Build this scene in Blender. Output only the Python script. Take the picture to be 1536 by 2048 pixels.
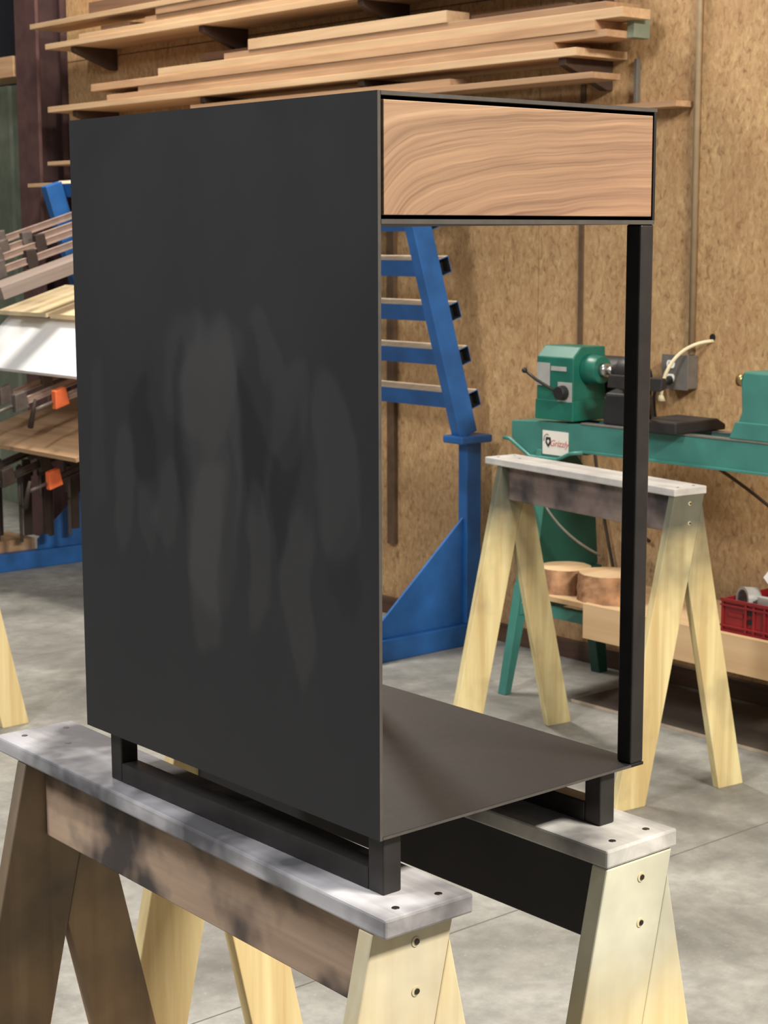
import bpy, bmesh, math, random
from mathutils import Vector, Matrix, noise as mnoise
random.seed(7)
S = bpy.context.scene
for o in list(bpy.data.objects): bpy.data.objects.remove(o)
COL = S.collection
# ------------------------------------------------------------------ camera
CAM = Vector((-1.1200, -1.3250, 1.5707)); YAW, PITCH, ROLL, FPX = 0.70472, -0.15702, -0.00316, 3494.1
fw = Vector((math.sin(YAW)*math.cos(PITCH), math.cos(YAW)*math.cos(PITCH), math.sin(PITCH)))
rt = Vector((math.cos(YAW), -math.sin(YAW), 0)); up = rt.cross(fw)
r2 = rt*math.cos(ROLL)+up*math.sin(ROLL); u2 = -rt*math.sin(ROLL)+up*math.cos(ROLL)
cd = bpy.data.cameras.new('camera'); cam = bpy.data.objects.new('camera', cd); COL.objects.link(cam)
cam.matrix_world = Matrix(((r2.x, u2.x, -fw.x, CAM.x), (r2.y, u2.y, -fw.y, CAM.y), (r2.z, u2.z, -fw.z, CAM.z), (0, 0, 0, 1)))
cd.sensor_fit = 'VERTICAL'; cd.sensor_height = 24.0; cd.lens = FPX*24.0/2048.0; cd.clip_start = 0.05; cd.clip_end = 60
cd.dof.use_dof = True; cd.dof.focus_distance = 1.85; cd.dof.aperture_fstop = 17.0   # phone lens: about 2.4 mm aperture
S.camera = cam
# ------------------------------------------------------------------ light
w = bpy.data.worlds.new('world'); S.world = w; w.use_nodes = True
bg = w.node_tree.nodes['Background']; bg.inputs[0].default_value = (1.0, 0.96, 0.90, 1); bg.inputs[1].default_value = 0.17
def area(name, loc, target, sx, sy, power, col):
    l = bpy.data.lights.new(name, 'AREA'); l.shape = 'RECTANGLE'; l.size = sx; l.size_y = sy; l.energy = power; l.color = col
    o = bpy.data.objects.new(name, l); COL.objects.link(o); o.location = loc
    o.rotation_euler = (Vector(target)-Vector(loc)).to_track_quat('-Z', 'Y').to_euler(); return o
area('shop_light_front', (1.3, -2.6, 4.0), (1.3, 0.2, 0.8), 1.3, 0.5, 310, (1.0, 0.94, 0.84))
area('shop_light_back', (2.55, 4.9, 4.9), (2.45, 4.7, 0.5), 0.5, 1.3, 185, (1.0, 0.94, 0.85))
area('shop_light_aisle', (-2.2, 1.2, 4.4), (0.8, 1.8, 0.8), 0.5, 1.3, 150, (0.97, 0.98, 1.0))
S.view_settings.view_transform = 'Standard'; S.view_settings.look = 'None'
S.view_settings.exposure = 0.30; S.view_settings.gamma = 1.0; S.view_settings.use_curve_mapping = False

# ------------------------------------------------------------------ materials
def lin(c): return tuple(((v/255)/12.92 if v/255 <= .04045 else ((v/255+.055)/1.055)**2.4) for v in c)+(1,)
class NT:
    def __init__(s, name):
        s.m = bpy.data.materials.new(name); s.m.use_nodes = True; s.t = s.m.node_tree; s.b = s.t.nodes['Principled BSDF']
    def n(s, typ, ins=None, **kw):
        nd = s.t.nodes.new(typ)
        for k, v in kw.items(): setattr(nd, k, v)
        for k, v in (ins or {}).items():
            if hasattr(v, 'is_output') or isinstance(v, bpy.types.NodeSocket): s.t.links.new(v, nd.inputs[k])
            else: nd.inputs[k].default_value = v
        return nd
    def link(s, a, b): s.t.links.new(a, b)
    def ramp(s, fac, stops):
        r = s.n('ShaderNodeValToRGB', {0: fac}); e = r.color_ramp.elements
        while len(e) < len(stops): e.new(.5)
        for i, (p, c) in enumerate(stops):
            e[i].position = p; e[i].color = c if len(c) == 4 else lin(c)
        return r.outputs[0]
    def mix(s, f, a, b, mode='MIX'):
        m = s.n('ShaderNodeMix', data_type='RGBA', blend_type=mode)
        for sock, v in ((m.inputs[0], f), (m.inputs[6], a), (m.inputs[7], b)):
            if isinstance(v, bpy.types.NodeSocket): s.link(v, sock)
            else: sock.default_value = v
        return m.outputs[2]
    def math(s, op, a, b=0.0, clamp=False):
        m = s.n('ShaderNodeMath', operation=op, use_clamp=clamp)
        for i, v in enumerate((a, b)):
            if isinstance(v, bpy.types.NodeSocket): s.link(v, m.inputs[i])
            else: m.inputs[i].default_value = v
        return m.outputs[0]
    def coord(s, scale=(1, 1, 1), rnd=True, rot=(0, 0, 0)):
        tc = s.n('ShaderNodeTexCoord'); v = tc.outputs['Object']
        if rnd:
            oi = s.n('ShaderNodeObjectInfo'); a = s.math('MULTIPLY', oi.outputs['Random'], 37.0)
            v = s.n('ShaderNodeVectorMath', {0: v, 1: a}, operation='ADD').outputs[0]
        return s.n('ShaderNodeMapping', {'Vector': v, 'Scale': scale, 'Rotation': rot}).outputs[0]
    def noise(s, vec, scale, detail=4, rough=.55, dist=0.0):
        return s.n('ShaderNodeTexNoise', {'Vector': vec, 'Scale': scale, 'Detail': detail, 'Roughness': rough, 'Distortion': dist}).outputs[0]
    def fin(s, col=None, rough=.6, metal=0.0, bump=None, bstr=.2, bdist=.002, spec=None):
        b = s.b
        if col is not None:
            if isinstance(col, bpy.types.NodeSocket): s.link(col, b.inputs['Base Color'])
            else: b.inputs['Base Color'].default_value = col
        if isinstance(rough, bpy.types.NodeSocket): s.link(rough, b.inputs['Roughness'])
        else: b.inputs['Roughness'].default_value = rough
        b.inputs['Metallic'].default_value = metal
        if spec is not None: b.inputs['Specular IOR Level'].default_value = spec
        if bump is not None:
            bn = s.n('ShaderNodeBump', {'Height': bump, 'Strength': bstr, 'Distance': bdist}); s.link(bn.outputs[0], b.inputs['Normal'])
        return s.m
def plain(name, c, rough=.5, metal=0.0, var=.18, sc=14, spec=None):
    t = NT(name); c = lin(c); n = t.noise(t.coord(), sc, 5)
    lo = tuple(v*(1-var) for v in c[:3])+(1,); hi = tuple(min(1, v*(1+var)) for v in c[:3])+(1,)
    return t.fin(t.ramp(n, [(.3, lo), (.7, hi)]), rough, metal, n, .08, spec=spec)
def wood(name, light, dark, axis=1, sc=1.0, rough=.62, contrast=(.35, .68), tint=.12):
    t = NT(name); s_ = [26*sc, 26*sc, 26*sc]; s_[axis] = 1.3*sc
    v = t.coord(tuple(s_)); n = t.noise(v, 1.0, 6, .6, .6)
    f = t.noise(t.coord(tuple(4*q for q in s_)), 1.0, 3)
    g = t.math('ADD', t.math('MULTIPLY', n, .75), t.math('MULTIPLY', f, .25))
    c = t.ramp(g, [(contrast[0], dark), (contrast[1], light)])
    oi = t.n('ShaderNodeObjectInfo'); k = t.math('ADD', t.math('MULTIPLY', oi.outputs['Random'], tint*2), 1-tint)
    c = t.mix(1.0, c, t.n('ShaderNodeCombineColor', {0: k, 1: k, 2: k}).outputs[0], 'MULTIPLY')
    return t.fin(c, rough, 0, g, .15)
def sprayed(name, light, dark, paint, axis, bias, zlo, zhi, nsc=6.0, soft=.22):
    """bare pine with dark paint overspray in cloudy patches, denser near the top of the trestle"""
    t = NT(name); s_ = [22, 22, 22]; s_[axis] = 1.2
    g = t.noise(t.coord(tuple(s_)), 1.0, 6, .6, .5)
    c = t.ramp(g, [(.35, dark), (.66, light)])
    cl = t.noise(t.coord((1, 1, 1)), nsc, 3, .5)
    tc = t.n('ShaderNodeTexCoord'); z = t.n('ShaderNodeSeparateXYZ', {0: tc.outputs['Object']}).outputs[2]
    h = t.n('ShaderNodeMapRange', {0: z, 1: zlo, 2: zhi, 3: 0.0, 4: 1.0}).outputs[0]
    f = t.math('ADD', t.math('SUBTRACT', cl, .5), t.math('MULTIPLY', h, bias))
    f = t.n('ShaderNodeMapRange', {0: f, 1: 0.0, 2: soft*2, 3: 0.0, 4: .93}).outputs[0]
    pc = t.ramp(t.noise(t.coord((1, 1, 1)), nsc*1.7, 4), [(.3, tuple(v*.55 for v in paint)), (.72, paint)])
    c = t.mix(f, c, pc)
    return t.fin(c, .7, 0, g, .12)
M = {}
def osb():
    t = NT('osb'); v = t.coord((1, 1, .55), rnd=False)
    a = t.noise(v, 55, 5, .65, .8); b = t.noise(v, 7, 4, .6); d = t.noise(t.coord((3, 3, 1), rnd=False), 30, 2)
    c = t.ramp(a, [(.26, (104, 76, 46)), (.42, (170, 134, 92)), (.62, (196, 162, 116)), (.8, (216, 188, 144))])
    c = t.mix(t.n('ShaderNodeMapRange', {0: b, 1: .35, 2: .75, 3: 0.0, 4: .55}).outputs[0], c, lin((160, 118, 80)), 'MIX')
    sp = t.n('ShaderNodeMapRange', {0: d, 1: .70, 2: .78, 3: 0.0, 4: .7}).outputs[0]
    c = t.mix(sp, c, lin((74, 48, 24)))
    return t.fin(c, .75, 0, a, .25)
M['osb'] = osb()
def concrete():
    t = NT('concrete'); v = t.coord((1, 1, 1), rnd=False)
    a = t.noise(v, 2.2, 6, .62, .5); b = t.noise(v, 14, 6, .65); d = t.noise(v, .9, 4, .6, 1.5); e = t.noise(v, 90, 2)
    c = t.ramp(a, [(.30, (106, 104, 98)), (.5, (147, 145, 138)), (.72, (176, 175, 168))])
    c = t.mix(t.n('ShaderNodeMapRange', {0: b, 1: .38, 2: .62, 3: 0.0, 4: .45}).outputs[0], c, lin((102, 101, 96)))
    c = t.mix(t.n('ShaderNodeMapRange', {0: d, 1: .52, 2: .70, 3: 0.0, 4: .5}).outputs[0], c, lin((112, 106, 96)))
    c = t.mix(t.n('ShaderNodeMapRange', {0: e, 1: .62, 2: .75, 3: 0.0, 4: .35}).outputs[0], c, lin((176, 176, 170)))
    return t.fin(c, t.n('ShaderNodeMapRange', {0: b, 1: .3, 2: .7, 3: .5, 4: .75}).outputs[0], 0, b, .12)
M['concrete'] = concrete()
M['joint'] = plain('joint_dirt', (120, 116, 108), .9)
def steel(name, base, patina, rough=(.38, .55), useattr=False):
    t = NT(name); v = t.coord((1, 1, .45), rnd=False)
    a = t.noise(v, 9, 5, .6); f = t.noise(t.coord((1, 1, 1), rnd=False), 160, 2)
    if useattr:
        at = t.n('ShaderNodeAttribute', attribute_name='patina').outputs['Fac']
        k = t.math('ADD', at, t.math('MULTIPLY', t.math('SUBTRACT', a, .5), .25), True)
    else: k = t.n('ShaderNodeMapRange', {0: a, 1: .38, 2: .66, 3: 0.0, 4: 1.0}).outputs[0]
    c = t.mix(k, lin(base), lin(patina))
    r = t.n('ShaderNodeMapRange', {0: k, 1: 0.0, 2: 1.0, 3: rough[0], 4: rough[1]}).outputs[0]
    return t.fin(c, r, .25, f, .03, .0005)
M['steel_panel'] = steel('blackened_steel_panel', (32, 33, 37), (68, 67, 67), (.46, .56), True)
M['steel'] = steel('blackened_steel', (17, 16, 18), (30, 27, 27), (.48, .6))
M['steel_tube'] = plain('blackened_tube', (48, 45, 44), .42, .35, .2, 30)
M['steel_edge'] = plain('steel_edge_highlight', (104, 99, 94), .35, .6, .12, 60)  # lighter tone paints in the highlight along the plate edges
def walnut():
    t = NT('walnut_front'); tc = t.n('ShaderNodeTexCoord').outputs['Object']
    xyz = t.n('ShaderNodeSeparateXYZ', {0: tc}); X, Z = xyz.outputs[0], xyz.outputs[2]
    x = t.math('ADD', X, .1895); z = t.math('SUBTRACT', Z, .7055)          # from the lower left corner of the board
    wob = t.noise(t.n('ShaderNodeMapping', {'Vector': tc, 'Scale': (7, 1, 14)}).outputs[0], 1.0, 2, .5)
    e = t.math('POWER', 2.718, t.math('MULTIPLY', x, -13.0))
    u = t.math('ADD', z, t.math('MULTIPLY', t.math('MULTIPLY', t.math('SUBTRACT', .112, z), .5), e))
    u = t.math('SUBTRACT', u, t.math('MULTIPLY', x, .055))
    u = t.math('ADD', u, t.math('MULTIPLY', t.math('SUBTRACT', wob, .5), .018))
    def bands(k, kx, det): return t.noise(t.n('ShaderNodeCombineXYZ', {0: t.math('MULTIPLY', u, k), 1: t.math('MULTIPLY', x, kx), 2: 4.2}).outputs[0], 1.0, det, .6)
    k = t.math('ADD', t.math('MULTIPLY', bands(85, 1.2, 2), .46), t.math('ADD', t.math('MULTIPLY', bands(420, 5, 3), .34), t.math('MULTIPLY', bands(24, 2, 2), .20)))
    c = t.ramp(k, [(.34, (96, 72, 54)), (.45, (134, 104, 80)), (.56, (156, 124, 96)), (.68, (186, 154, 124))])
    lowr = t.n('ShaderNodeMapRange', {0: t.math('SUBTRACT', x, t.math('MULTIPLY', z, 2.4)), 1: .0, 2: .38, 3: 0.0, 4: .45}).outputs[0]
    c = t.mix(lowr, c, lin((138, 102, 82)))
    return t.fin(c, .5, 0, k, .06)
M['walnut'] = walnut()
M['drawer_ply'] = wood('drawer_ply', (150, 118, 84), (118, 88, 60), 1)
PINE_L, PINE_D = (240, 222, 160), (205, 172, 108)
M['pine'] = wood('pine', (228, 212, 162), (200, 174, 122), 2, .8)
M['cap_near'] = sprayed('cap_spray_shade_near', (196, 194, 196), (150, 146, 146), lin((74, 72, 76)), 1, .17, .80, .90, 8, .12)  # overspray, its heavier coverage also painting in the cabinet's shade
M['beam_near'] = sprayed('beam_spray_near', (188, 162, 138), (150, 126, 106), lin((58, 54, 56)), 1, .14, .70, .86, 8, .09)
M['leg_near'] = sprayed('leg_spray_near', (242, 226, 178), (216, 192, 140), lin((196, 190, 172)), 2, .35, .5, .9, 5, .3)
M['leg_near_far'] = sprayed('leg_spray_shade_near_far', (186, 156, 120), (152, 124, 92), lin((100, 94, 84)), 2, .50, .25, .9, 6, .25)  # dull brown: overspray plus the shade on these legs, put into the colour
M['cap_right'] = sprayed('cap_spray_right', (214, 212, 206), (176, 172, 166), lin((110, 108, 108)), 1, .22, .80, .90, 12, .2)
M['beam_right'] = sprayed('beam_black_right', (44, 40, 42), (34, 31, 32), lin((34, 32, 34)), 1, .8, .70, .80, 7, .2)  # wood and cloud tones are all near black
M['leg_right'] = sprayed('leg_spray_right', (244, 222, 164), (222, 192, 126), lin((198, 198, 180)), 2, .72, .55, .80, 4, .3)
M['cap_back'] = sprayed('cap_spray_back', (206, 202, 196), (182, 176, 170), lin((160, 157, 154)), 1, .3, .80, .9, 8, .3)
M['beam_back'] = sprayed('beam_spray_back', (134, 118, 110), (108, 92, 86), lin((54, 49, 54)), 1, .16, .70, .86, 8, .12)
M['leg_back'] = sprayed('leg_spray_back', (226, 212, 160), (196, 172, 120), lin((78, 82, 74)), 2, .95, .50, .95, 6, .3)
M['screw'] = plain('screw_dark', (60, 56, 52), .45, .7)
M['washer'] = plain('screw_seat', (196, 184, 148), .6)
M['blue'] = plain('blue_enamel', (38, 92, 154), .42, 0, .2, 9)
M['blue_dust'] = plain('sawdust_film', (206, 186, 160), .8, 0, .15, 20)
M['hollow'] = plain('hollow_dark', (16, 16, 17), .9)
M['green'] = plain('teal_enamel', (62, 122, 112), .4, 0, .12, 10)
M['green_head'] = plain('green_enamel', (26, 98, 82), .4, 0, .15, 10)
M['green_dark'] = plain('dark_green_sheet', (20, 74, 62), .5, 0, .15, 10)
M['castiron'] = plain('cast_iron', (46, 42, 42), .5, .3, .2, 20)
M['bright_steel'] = plain('bright_steel', (186, 182, 176), .25, .9, .06, 30)
M['brass'] = plain('brass_tip', (190, 158, 104), .3, .8, .08, 30)
M['label_white'] = plain('label_white', (226, 220, 210), .5, 0, .04)
M['label_red'] = plain('label_red', (196, 92, 84), .5, 0, .06)
M['label_black'] = plain('label_black', (38, 40, 40), .5)
M['plate_grey'] = plain('plate_grey', (170, 168, 164), .4, .2)
M['rubber'] = plain('black_rubber', (26, 25, 26), .55)
M['brown_cord'] = plain('brown_cord', (62, 46, 36), .6)
M['white_cord'] = plain('white_cable', (222, 208, 172), .5)
M['galv'] = plain('galvanised', (122, 118, 112), .45, .4, .15, 25)
M['conduit'] = plain('conduit_paint', (160, 138, 108), .5, .1, .12, 25)
M['conduit_dark'] = plain('conduit_dark', (96, 74, 54), .6, .1, .2, 25)
M['outlet_white'] = plain('outlet_white', (236, 234, 228), .4, 0, .03)
M['red'] = plain('red_plastic', (138, 28, 34), .42, 0, .15, 20)
M['lumber'] = wood('rough_lumber', (196, 158, 120), (160, 122, 90), 1, .8, .7, tint=.16)
M['lumber_pale'] = wood('pale_lumber', (212, 180, 142), (184, 148, 110), 1, .8, .7, tint=.08)
M['lumber_dark'] = wood('brown_lumber', (138, 104, 78), (104, 76, 56), 1, .8, .7, tint=.12)
M['ply'] = wood('birch_ply', (222, 190, 148), (198, 162, 120), 1, .4, .6)
M['bracket'] = plain('bracket_brown', (70, 50, 38), .7)
M['column'] = plain('red_oxide_steel', (80, 54, 52), .65, 0, .25, 12)
M['column_shaded'] = plain('red_oxide_steel_shaded', (60, 38, 36), .65, 0, .25, 12)  # same oxide steel, darkened to paint in the column's shaded side
M['siding'] = plain('siding_green_grey', (122, 130, 112), .7, 0, .2, 8)
M['siding_dark'] = plain('dark_insulation', (34, 36, 44), .9, 0, .25, 8)
M['base'] = wood('baseboard_brown', (98, 70, 50), (66, 46, 34), 1)
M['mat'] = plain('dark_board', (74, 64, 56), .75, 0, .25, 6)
M['mat_edge'] = plain('board_edge', (168, 152, 134), .7)
M['bark'] = plain('bark', (160, 120, 88), .9, 0, .55, 16)
M['cutface'] = wood('cut_face', (228, 196, 156), (204, 166, 122), 0, .5)
M['clamp_bar'] = plain('clamp_bar', (172, 148, 136), .5, .2, .15, 20)
M['grey_board'] = wood('grey_board', (150, 134, 124), (120, 106, 98), 0, .6)
M['clamp_iron'] = plain('clamp_iron', (104, 94, 88), .5, .3, .25, 20)
M['clamp_dark'] = plain('clamp_dark', (60, 48, 42), .6, .2, .3, 20)
M['orange'] = plain('orange_paint', (236, 112, 62), .5)
M['white_panel'] = plain('white_melamine', (246, 246, 246), .4, 0, .02)
M['maple'] = wood('maple_panel', (238, 218, 180), (222, 194, 148), 1, .6)
M['tan_panel'] = wood('tan_panel', (200, 166, 130), (168, 132, 98), 1, .5)

# ------------------------------------------------------------------ mesh helpers
class MB:
    def __init__(s): s.v = []; s.f = []; s.mi = []; s.sm = []
    def add(s, vs, fs, mi=0, smooth=False):
        o = len(s.v); s.v += [Vector(v) for v in vs]
        for f in fs: s.f.append([o+i for i in f]); s.mi.append(mi); s.sm.append(smooth)
        return s
    def box(s, a, b, mi=0, T=None):
        (x0, y0, z0), (x1, y1, z1) = a, b
        vs = [Vector(v) for v in ((x0,y0,z0),(x1,y0,z0),(x1,y1,z0),(x0,y1,z0),(x0,y0,z1),(x1,y0,z1),(x1,y1,z1),(x0,y1,z1))]
        if T is not None: vs = [T @ v for v in vs]
        return s.add(vs, [(0,3,2,1),(4,5,6,7),(0,1,5,4),(1,2,6,5),(2,3,7,6),(3,0,4,7)], mi)
    def prism(s, poly, axis, a, b, mi=0, T=None):
        """poly in the two other axes (order xyz without axis), extruded from a to b"""
        n = len(poly); vs = []
        for t in (a, b):
            for (p, q) in poly:
                vs.append(Vector((t, p, q)) if axis == 0 else Vector((p, t, q)) if axis == 1 else Vector((p, q, t)))
        if T is not None: vs = [T @ v for v in vs]
        fs = [list(range(n))[::-1], list(range(n, 2*n))]+[(i, (i+1) % n, n+(i+1) % n, n+i) for i in range(n)]
        return s.add(vs, fs, mi)
    def cyl(s, a, b, r, r1=None, n=16, mi=0, cap=True):
        a, b = Vector(a), Vector(b); d = (b-a).normalized(); r1 = r if r1 is None else r1
        e = d.orthogonal().normalized(); g = d.cross(e); vs = []
        for c, rr in ((a, r), (b, r1)):
            for i in range(n):
                t = 2*math.pi*i/n; vs.append(c+e*rr*math.cos(t)+g*rr*math.sin(t))
        s.add(vs, [(i, (i+1) % n, n+(i+1) % n, n+i) for i in range(n)], mi, True)
        if cap:
            o = len(s.v)-2*n
            s.f += [[o+i for i in range(n)][::-1], [o+n+i for i in range(n)]]; s.mi += [mi, mi]; s.sm += [False, False]
        return s
    def tube(s, pts, r, n=8, mi=0):
        pts = [Vector(p) for p in pts]; vs = []; e = None
        for i, p in enumerate(pts):
            d = (pts[min(i+1, len(pts)-1)]-pts[max(i-1, 0)]).normalized()
            e = d.orthogonal().normalized() if e is None else (e-d*e.dot(d)).normalized()
            g = d.cross(e)
            for k in range(n):
                t = 2*math.pi*k/n; vs.append(p+e*r*math.cos(t)+g*r*math.sin(t))
        fs = [(i*n+k, i*n+(k+1) % n, (i+1)*n+(k+1) % n, (i+1)*n+k) for i in range(len(pts)-1) for k in range(n)]
        fs += [list(range(n))[::-1], [(len(pts)-1)*n+k for k in range(n)]]
        return s.add(vs, fs, mi, True)
    def ball(s, c, r, sc=(1, 1, 1), n=12, mi=0):
        vs = []; c = Vector(c); m = n//2
        for j in range(m+1):
            ph = math.pi*j/m
            for i in range(n):
                t = 2*math.pi*i/n; vs.append(c+Vector((r*sc[0]*math.sin(ph)*math.cos(t), r*sc[1]*math.sin(ph)*math.sin(t), r*sc[2]*math.cos(ph))))
        return s.add(vs, [(j*n+i, (j+1)*n+i, (j+1)*n+(i+1) % n, j*n+(i+1) % n) for j in range(m) for i in range(n)], mi, True)
    def build(s, name, mats, parent=None, bevel=0.0, origin=None, seg=2):
        me = bpy.data.meshes.new(name); o0 = Vector(origin) if origin is not None else Vector((0, 0, 0))
        me.from_pydata([v-o0 for v in s.v], [], s.f)
        for m in (mats if isinstance(mats, (list, tuple)) else [mats]): me.materials.append(M[m])
        me.polygons.foreach_set('material_index', s.mi); me.polygons.foreach_set('use_smooth', s.sm); me.update()
        bm = bmesh.new(); bm.from_mesh(me); bmesh.ops.recalc_face_normals(bm, faces=bm.faces); bm.to_mesh(me); bm.free()
        o = bpy.data.objects.new(name, me); COL.objects.link(o); o.location = o0
        if parent: o.parent = parent; 
        if bevel:
            b = o.modifiers.new('edge', 'BEVEL'); b.width = bevel; b.segments = seg; b.limit_method = 'ANGLE'; b.angle_limit = .6
        return o
def tag(o, label, cat, group=None):
    o['label'] = label; o['category'] = cat
    if group: o['group'] = group
    return o
def struct(o): o['kind'] = 'structure'; return o
def thing(name, label, cat, loc=(0, 0, 0), rz=0.0, group=None):
    o = bpy.data.objects.new(name, None); COL.objects.link(o); o.location = loc; o.rotation_euler = (0, 0, rz); o.empty_display_size = .1
    return tag(o, label, cat, group)
def single(mb, name, mats, label, cat, bevel=0.0, group=None):
    lo = [min(v[i] for v in mb.v) for i in range(3)]; hi = [max(v[i] for v in mb.v) for i in range(3)]
    return tag(mb.build(name, mats, None, bevel, ((lo[0]+hi[0])/2, (lo[1]+hi[1])/2, lo[2])), label, cat, group)
def B(a, b): return MB().box(a, b)
def bez(p0, p1, p2, p3, n=14):
    p0, p1, p2, p3 = map(Vector, (p0, p1, p2, p3)); r = []
    for i in range(n+1):
        t = i/n; r.append(p0*(1-t)**3+p1*3*t*(1-t)**2+p2*3*t*t*(1-t)+p3*t**3)
    return r

# ================================================================== SETTING
WX = 3.57
# floor with one saw-cut control joint (recessed groove) running across
YJ0, YJ1 = 1.456, 1.460
fl = MB()
def fq(x0, x1, y0, y1, z=0.0, mi=0): fl.add([(x0, y0, z), (x1, y0, z), (x1, y1, z), (x0, y1, z)], [(0, 1, 2, 3)], mi)
fq(-5, 5, -5, YJ0); fq(-5, 5, YJ1, 11)
fl.add([(-5, YJ0, 0), (5, YJ0, 0), (5, YJ0, -.008), (-5, YJ0, -.008)], [(0, 1, 2, 3)], 1)
fl.add([(-5, YJ1, 0), (5, YJ1, 0), (5, YJ1, -.008), (-5, YJ1, -.008)], [(3, 2, 1, 0)], 1)
fq(-5, 5, YJ0, YJ1, -.008, 1)
floor = struct(fl.build('floor', ['concrete', 'joint']))
me = floor.data
wall = MB().box((WX+.012, -2.2, 0), (WX+.10, 6.70, 3.8)).build('wall_back', 'lumber_dark'); struct(wall)
ys = [-1.58, -.36, .86, 2.08, 3.30, 4.52, 5.74, 6.66]
for i in range(len(ys)-1):
    for (z0, z1) in ((.012, 2.44), (2.444, 3.78)):
        MB().box((WX, ys[i]+.0015, z0), (WX+.0118, ys[i+1]-.0015, z1)).build('osb_panel', 'osb', wall, .001)
for i in range(len(ys)-1):
    o = MB().box((WX-.02, ys[i]+.001, 0), (WX-.0005, ys[i+1]-.001, .07))
    if i == 0: bb = struct(o.build('baseboard_back', 'base', None, .002))
    else: o.build('baseboard_board', 'base', bb, .002)
# steel building column and the metal siding beyond the end of the board wall
col = MB().box((3.407, 6.685, 0), (3.425, 6.90, 3.8)).build('trim_1', 'column', None, .002); struct(col)
MB().box((3.4255, 6.78, 0), (3.70, 6.80, 3.8)).build('web', 'column_shaded', col)
MB().box((3.7005, 6.685, 0), (3.72, 6.90, 3.8)).build('rear_flange', 'column_shaded', col)
MB().box((WX-.03, 6.672, 0), (WX+.13, 6.683, 3.8)).build('wall_stud', 'column_shaded', col)
sid = MB().box((3.90, 6.5, 0), (3.93, 11, 3.8)).build('wall_siding', 'siding_dark'); struct(sid)
for i in range(15):
    y = 6.60+i*.29
    MB().prism([(3.899, y+.05), (3.87, y+.08), (3.87, y+.19), (3.899, y+.22)], 2, 0, 2.42).build('siding_rib', 'siding', sid)
MB().box((3.885, 6.5, 0), (3.899, 11, 2.42)).build('siding_sheet', 'siding', sid)

end = MB().box((-5, 11.0, 0), (3.93, 11.03, 3.8)).build('wall_end', 'siding_dark'); struct(end)
for i in range(30):
    MB().prism([(-4.95+i*.29, 10.9995), (-4.92+i*.29, 10.97), (-4.81+i*.29, 10.97), (-4.78+i*.29, 10.9995)], 2, 0, 2.42).build('siding_rib', 'siding', end)
# ================================================================== STEEL CABINET
Z0 = .950; W, D, H = .4095, .583, .76; TH = .004
cab = thing('steel_cabinet', 'black steel cabinet with walnut drawer, open below, standing on two sawhorses', 'cabinet', (0.2, .29, Z0-.065))
OFF = Vector(cab.location)
def cpart(mb, name, mat, bevel=0.0, par=None):
    o = mb.build(name, mat, None, bevel); o.data.transform(Matrix.Translation(-OFF)); o.parent = par or cab
    return o
# side panel with its large patina figure (lighter hand-rubbed streaks between darker ones)
def side_panel():
    NY, NZ = 110, 150; mb = MB(); me_v = []
    for k in range(NZ+1):
        for j in range(NY+1): me_v.append((0.0, D*j/NY, Z0+H*k/NZ))
    fs = [(k*(NY+1)+j, (k+1)*(NY+1)+j, (k+1)*(NY+1)+j+1, k*(NY+1)+j+1) for k in range(NZ) for j in range(NY)]
    mb.add(me_v, fs)
    n0 = len(mb.v)
    x = TH
    mb.add([(0,0,Z0),(0,D,Z0),(0,D,Z0+H),(0,0,Z0+H),(x,0,Z0),(x,D,Z0),(x,D,Z0+H),(x,0,Z0+H)],
           [(4,5,6,7),(0,1,5,4),(2,3,7,6),(1,2,6,5)], 0)
    mb.add([(0,0,Z0),(x,0,Z0),(x,0,Z0+H),(0,0,Z0+H)], [(0,1,2,3)], 1)
    o = cpart(mb, 'side_panel', ['steel_panel', 'steel_edge'])
    a = o.data.attributes.new('patina', 'FLOAT', 'POINT')
    # streaks: (y fraction front->back, z fraction, half width, half height, amount)
    st = [(.50,.50,.10,.22,.55),(.52,.36,.05,.16,.5),(.35,.34,.04,.12,.45),(.22,.32,.045,.13,.45),(.52,.62,.15,.10,.3),(.13,.52,.07,.13,.45),
          (.66,.40,.04,.10,.35),(.82,.44,.05,.13,.35),(.72,.36,.03,.07,.3),(.30,.60,.10,.08,.3),(.93,.5,.03,.15,.2),(.50,.80,.5,.20,.12),
          (.36,.53,.05,.13,-.35),(.60,.52,.025,.14,-.3),(.74,.53,.05,.09,-.3),(.27,.47,.03,.13,-.3),(.10,.40,.03,.1,-.2),(.45,.43,.018,.10,-.25)]
    vals = []
    for v in o.data.vertices:
        p = v.co+OFF; fy = p.y/D; fz = (p.z-Z0)/H
        nx = mnoise.noise(Vector((fy*6, fz*5, 3.1)))*.05+mnoise.noise(Vector((fy*17, fz*11, 8.1)))*.022+mnoise.noise(Vector((fy*40, fz*22, 5.1)))*.008
        nz = mnoise.noise(Vector((fy*9, fz*5, 9.7)))*.08+mnoise.noise(Vector((fy*24, fz*15, 2.7)))*.025
        s_ = .24
        for (a1, b1, sw, sh, am) in st:
            q = math.hypot((fy+nx-a1)/sw, (fz+nz-b1)/sh)
            t = max(0, min(1, (1.1-q)/.26)); s_ += am*.62*t*t*(3-2*t)
        vals.append(max(0, min(1, s_)))
    a.data.foreach_set('value', vals)
side_panel()
cpart(B((TH, .0, Z0+H-.0045), (W, D, Z0+H)), 'top_panel', 'steel', .0006)
cpart(B((TH, -.0006, Z0+H-.0042), (W, .0006, Z0+H-.0002)), 'top_edge', 'steel_edge')
cpart(B((W-TH, 0, Z0+.632), (W, D, Z0+H-.0046)), 'right_panel', 'steel', .0006)
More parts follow.
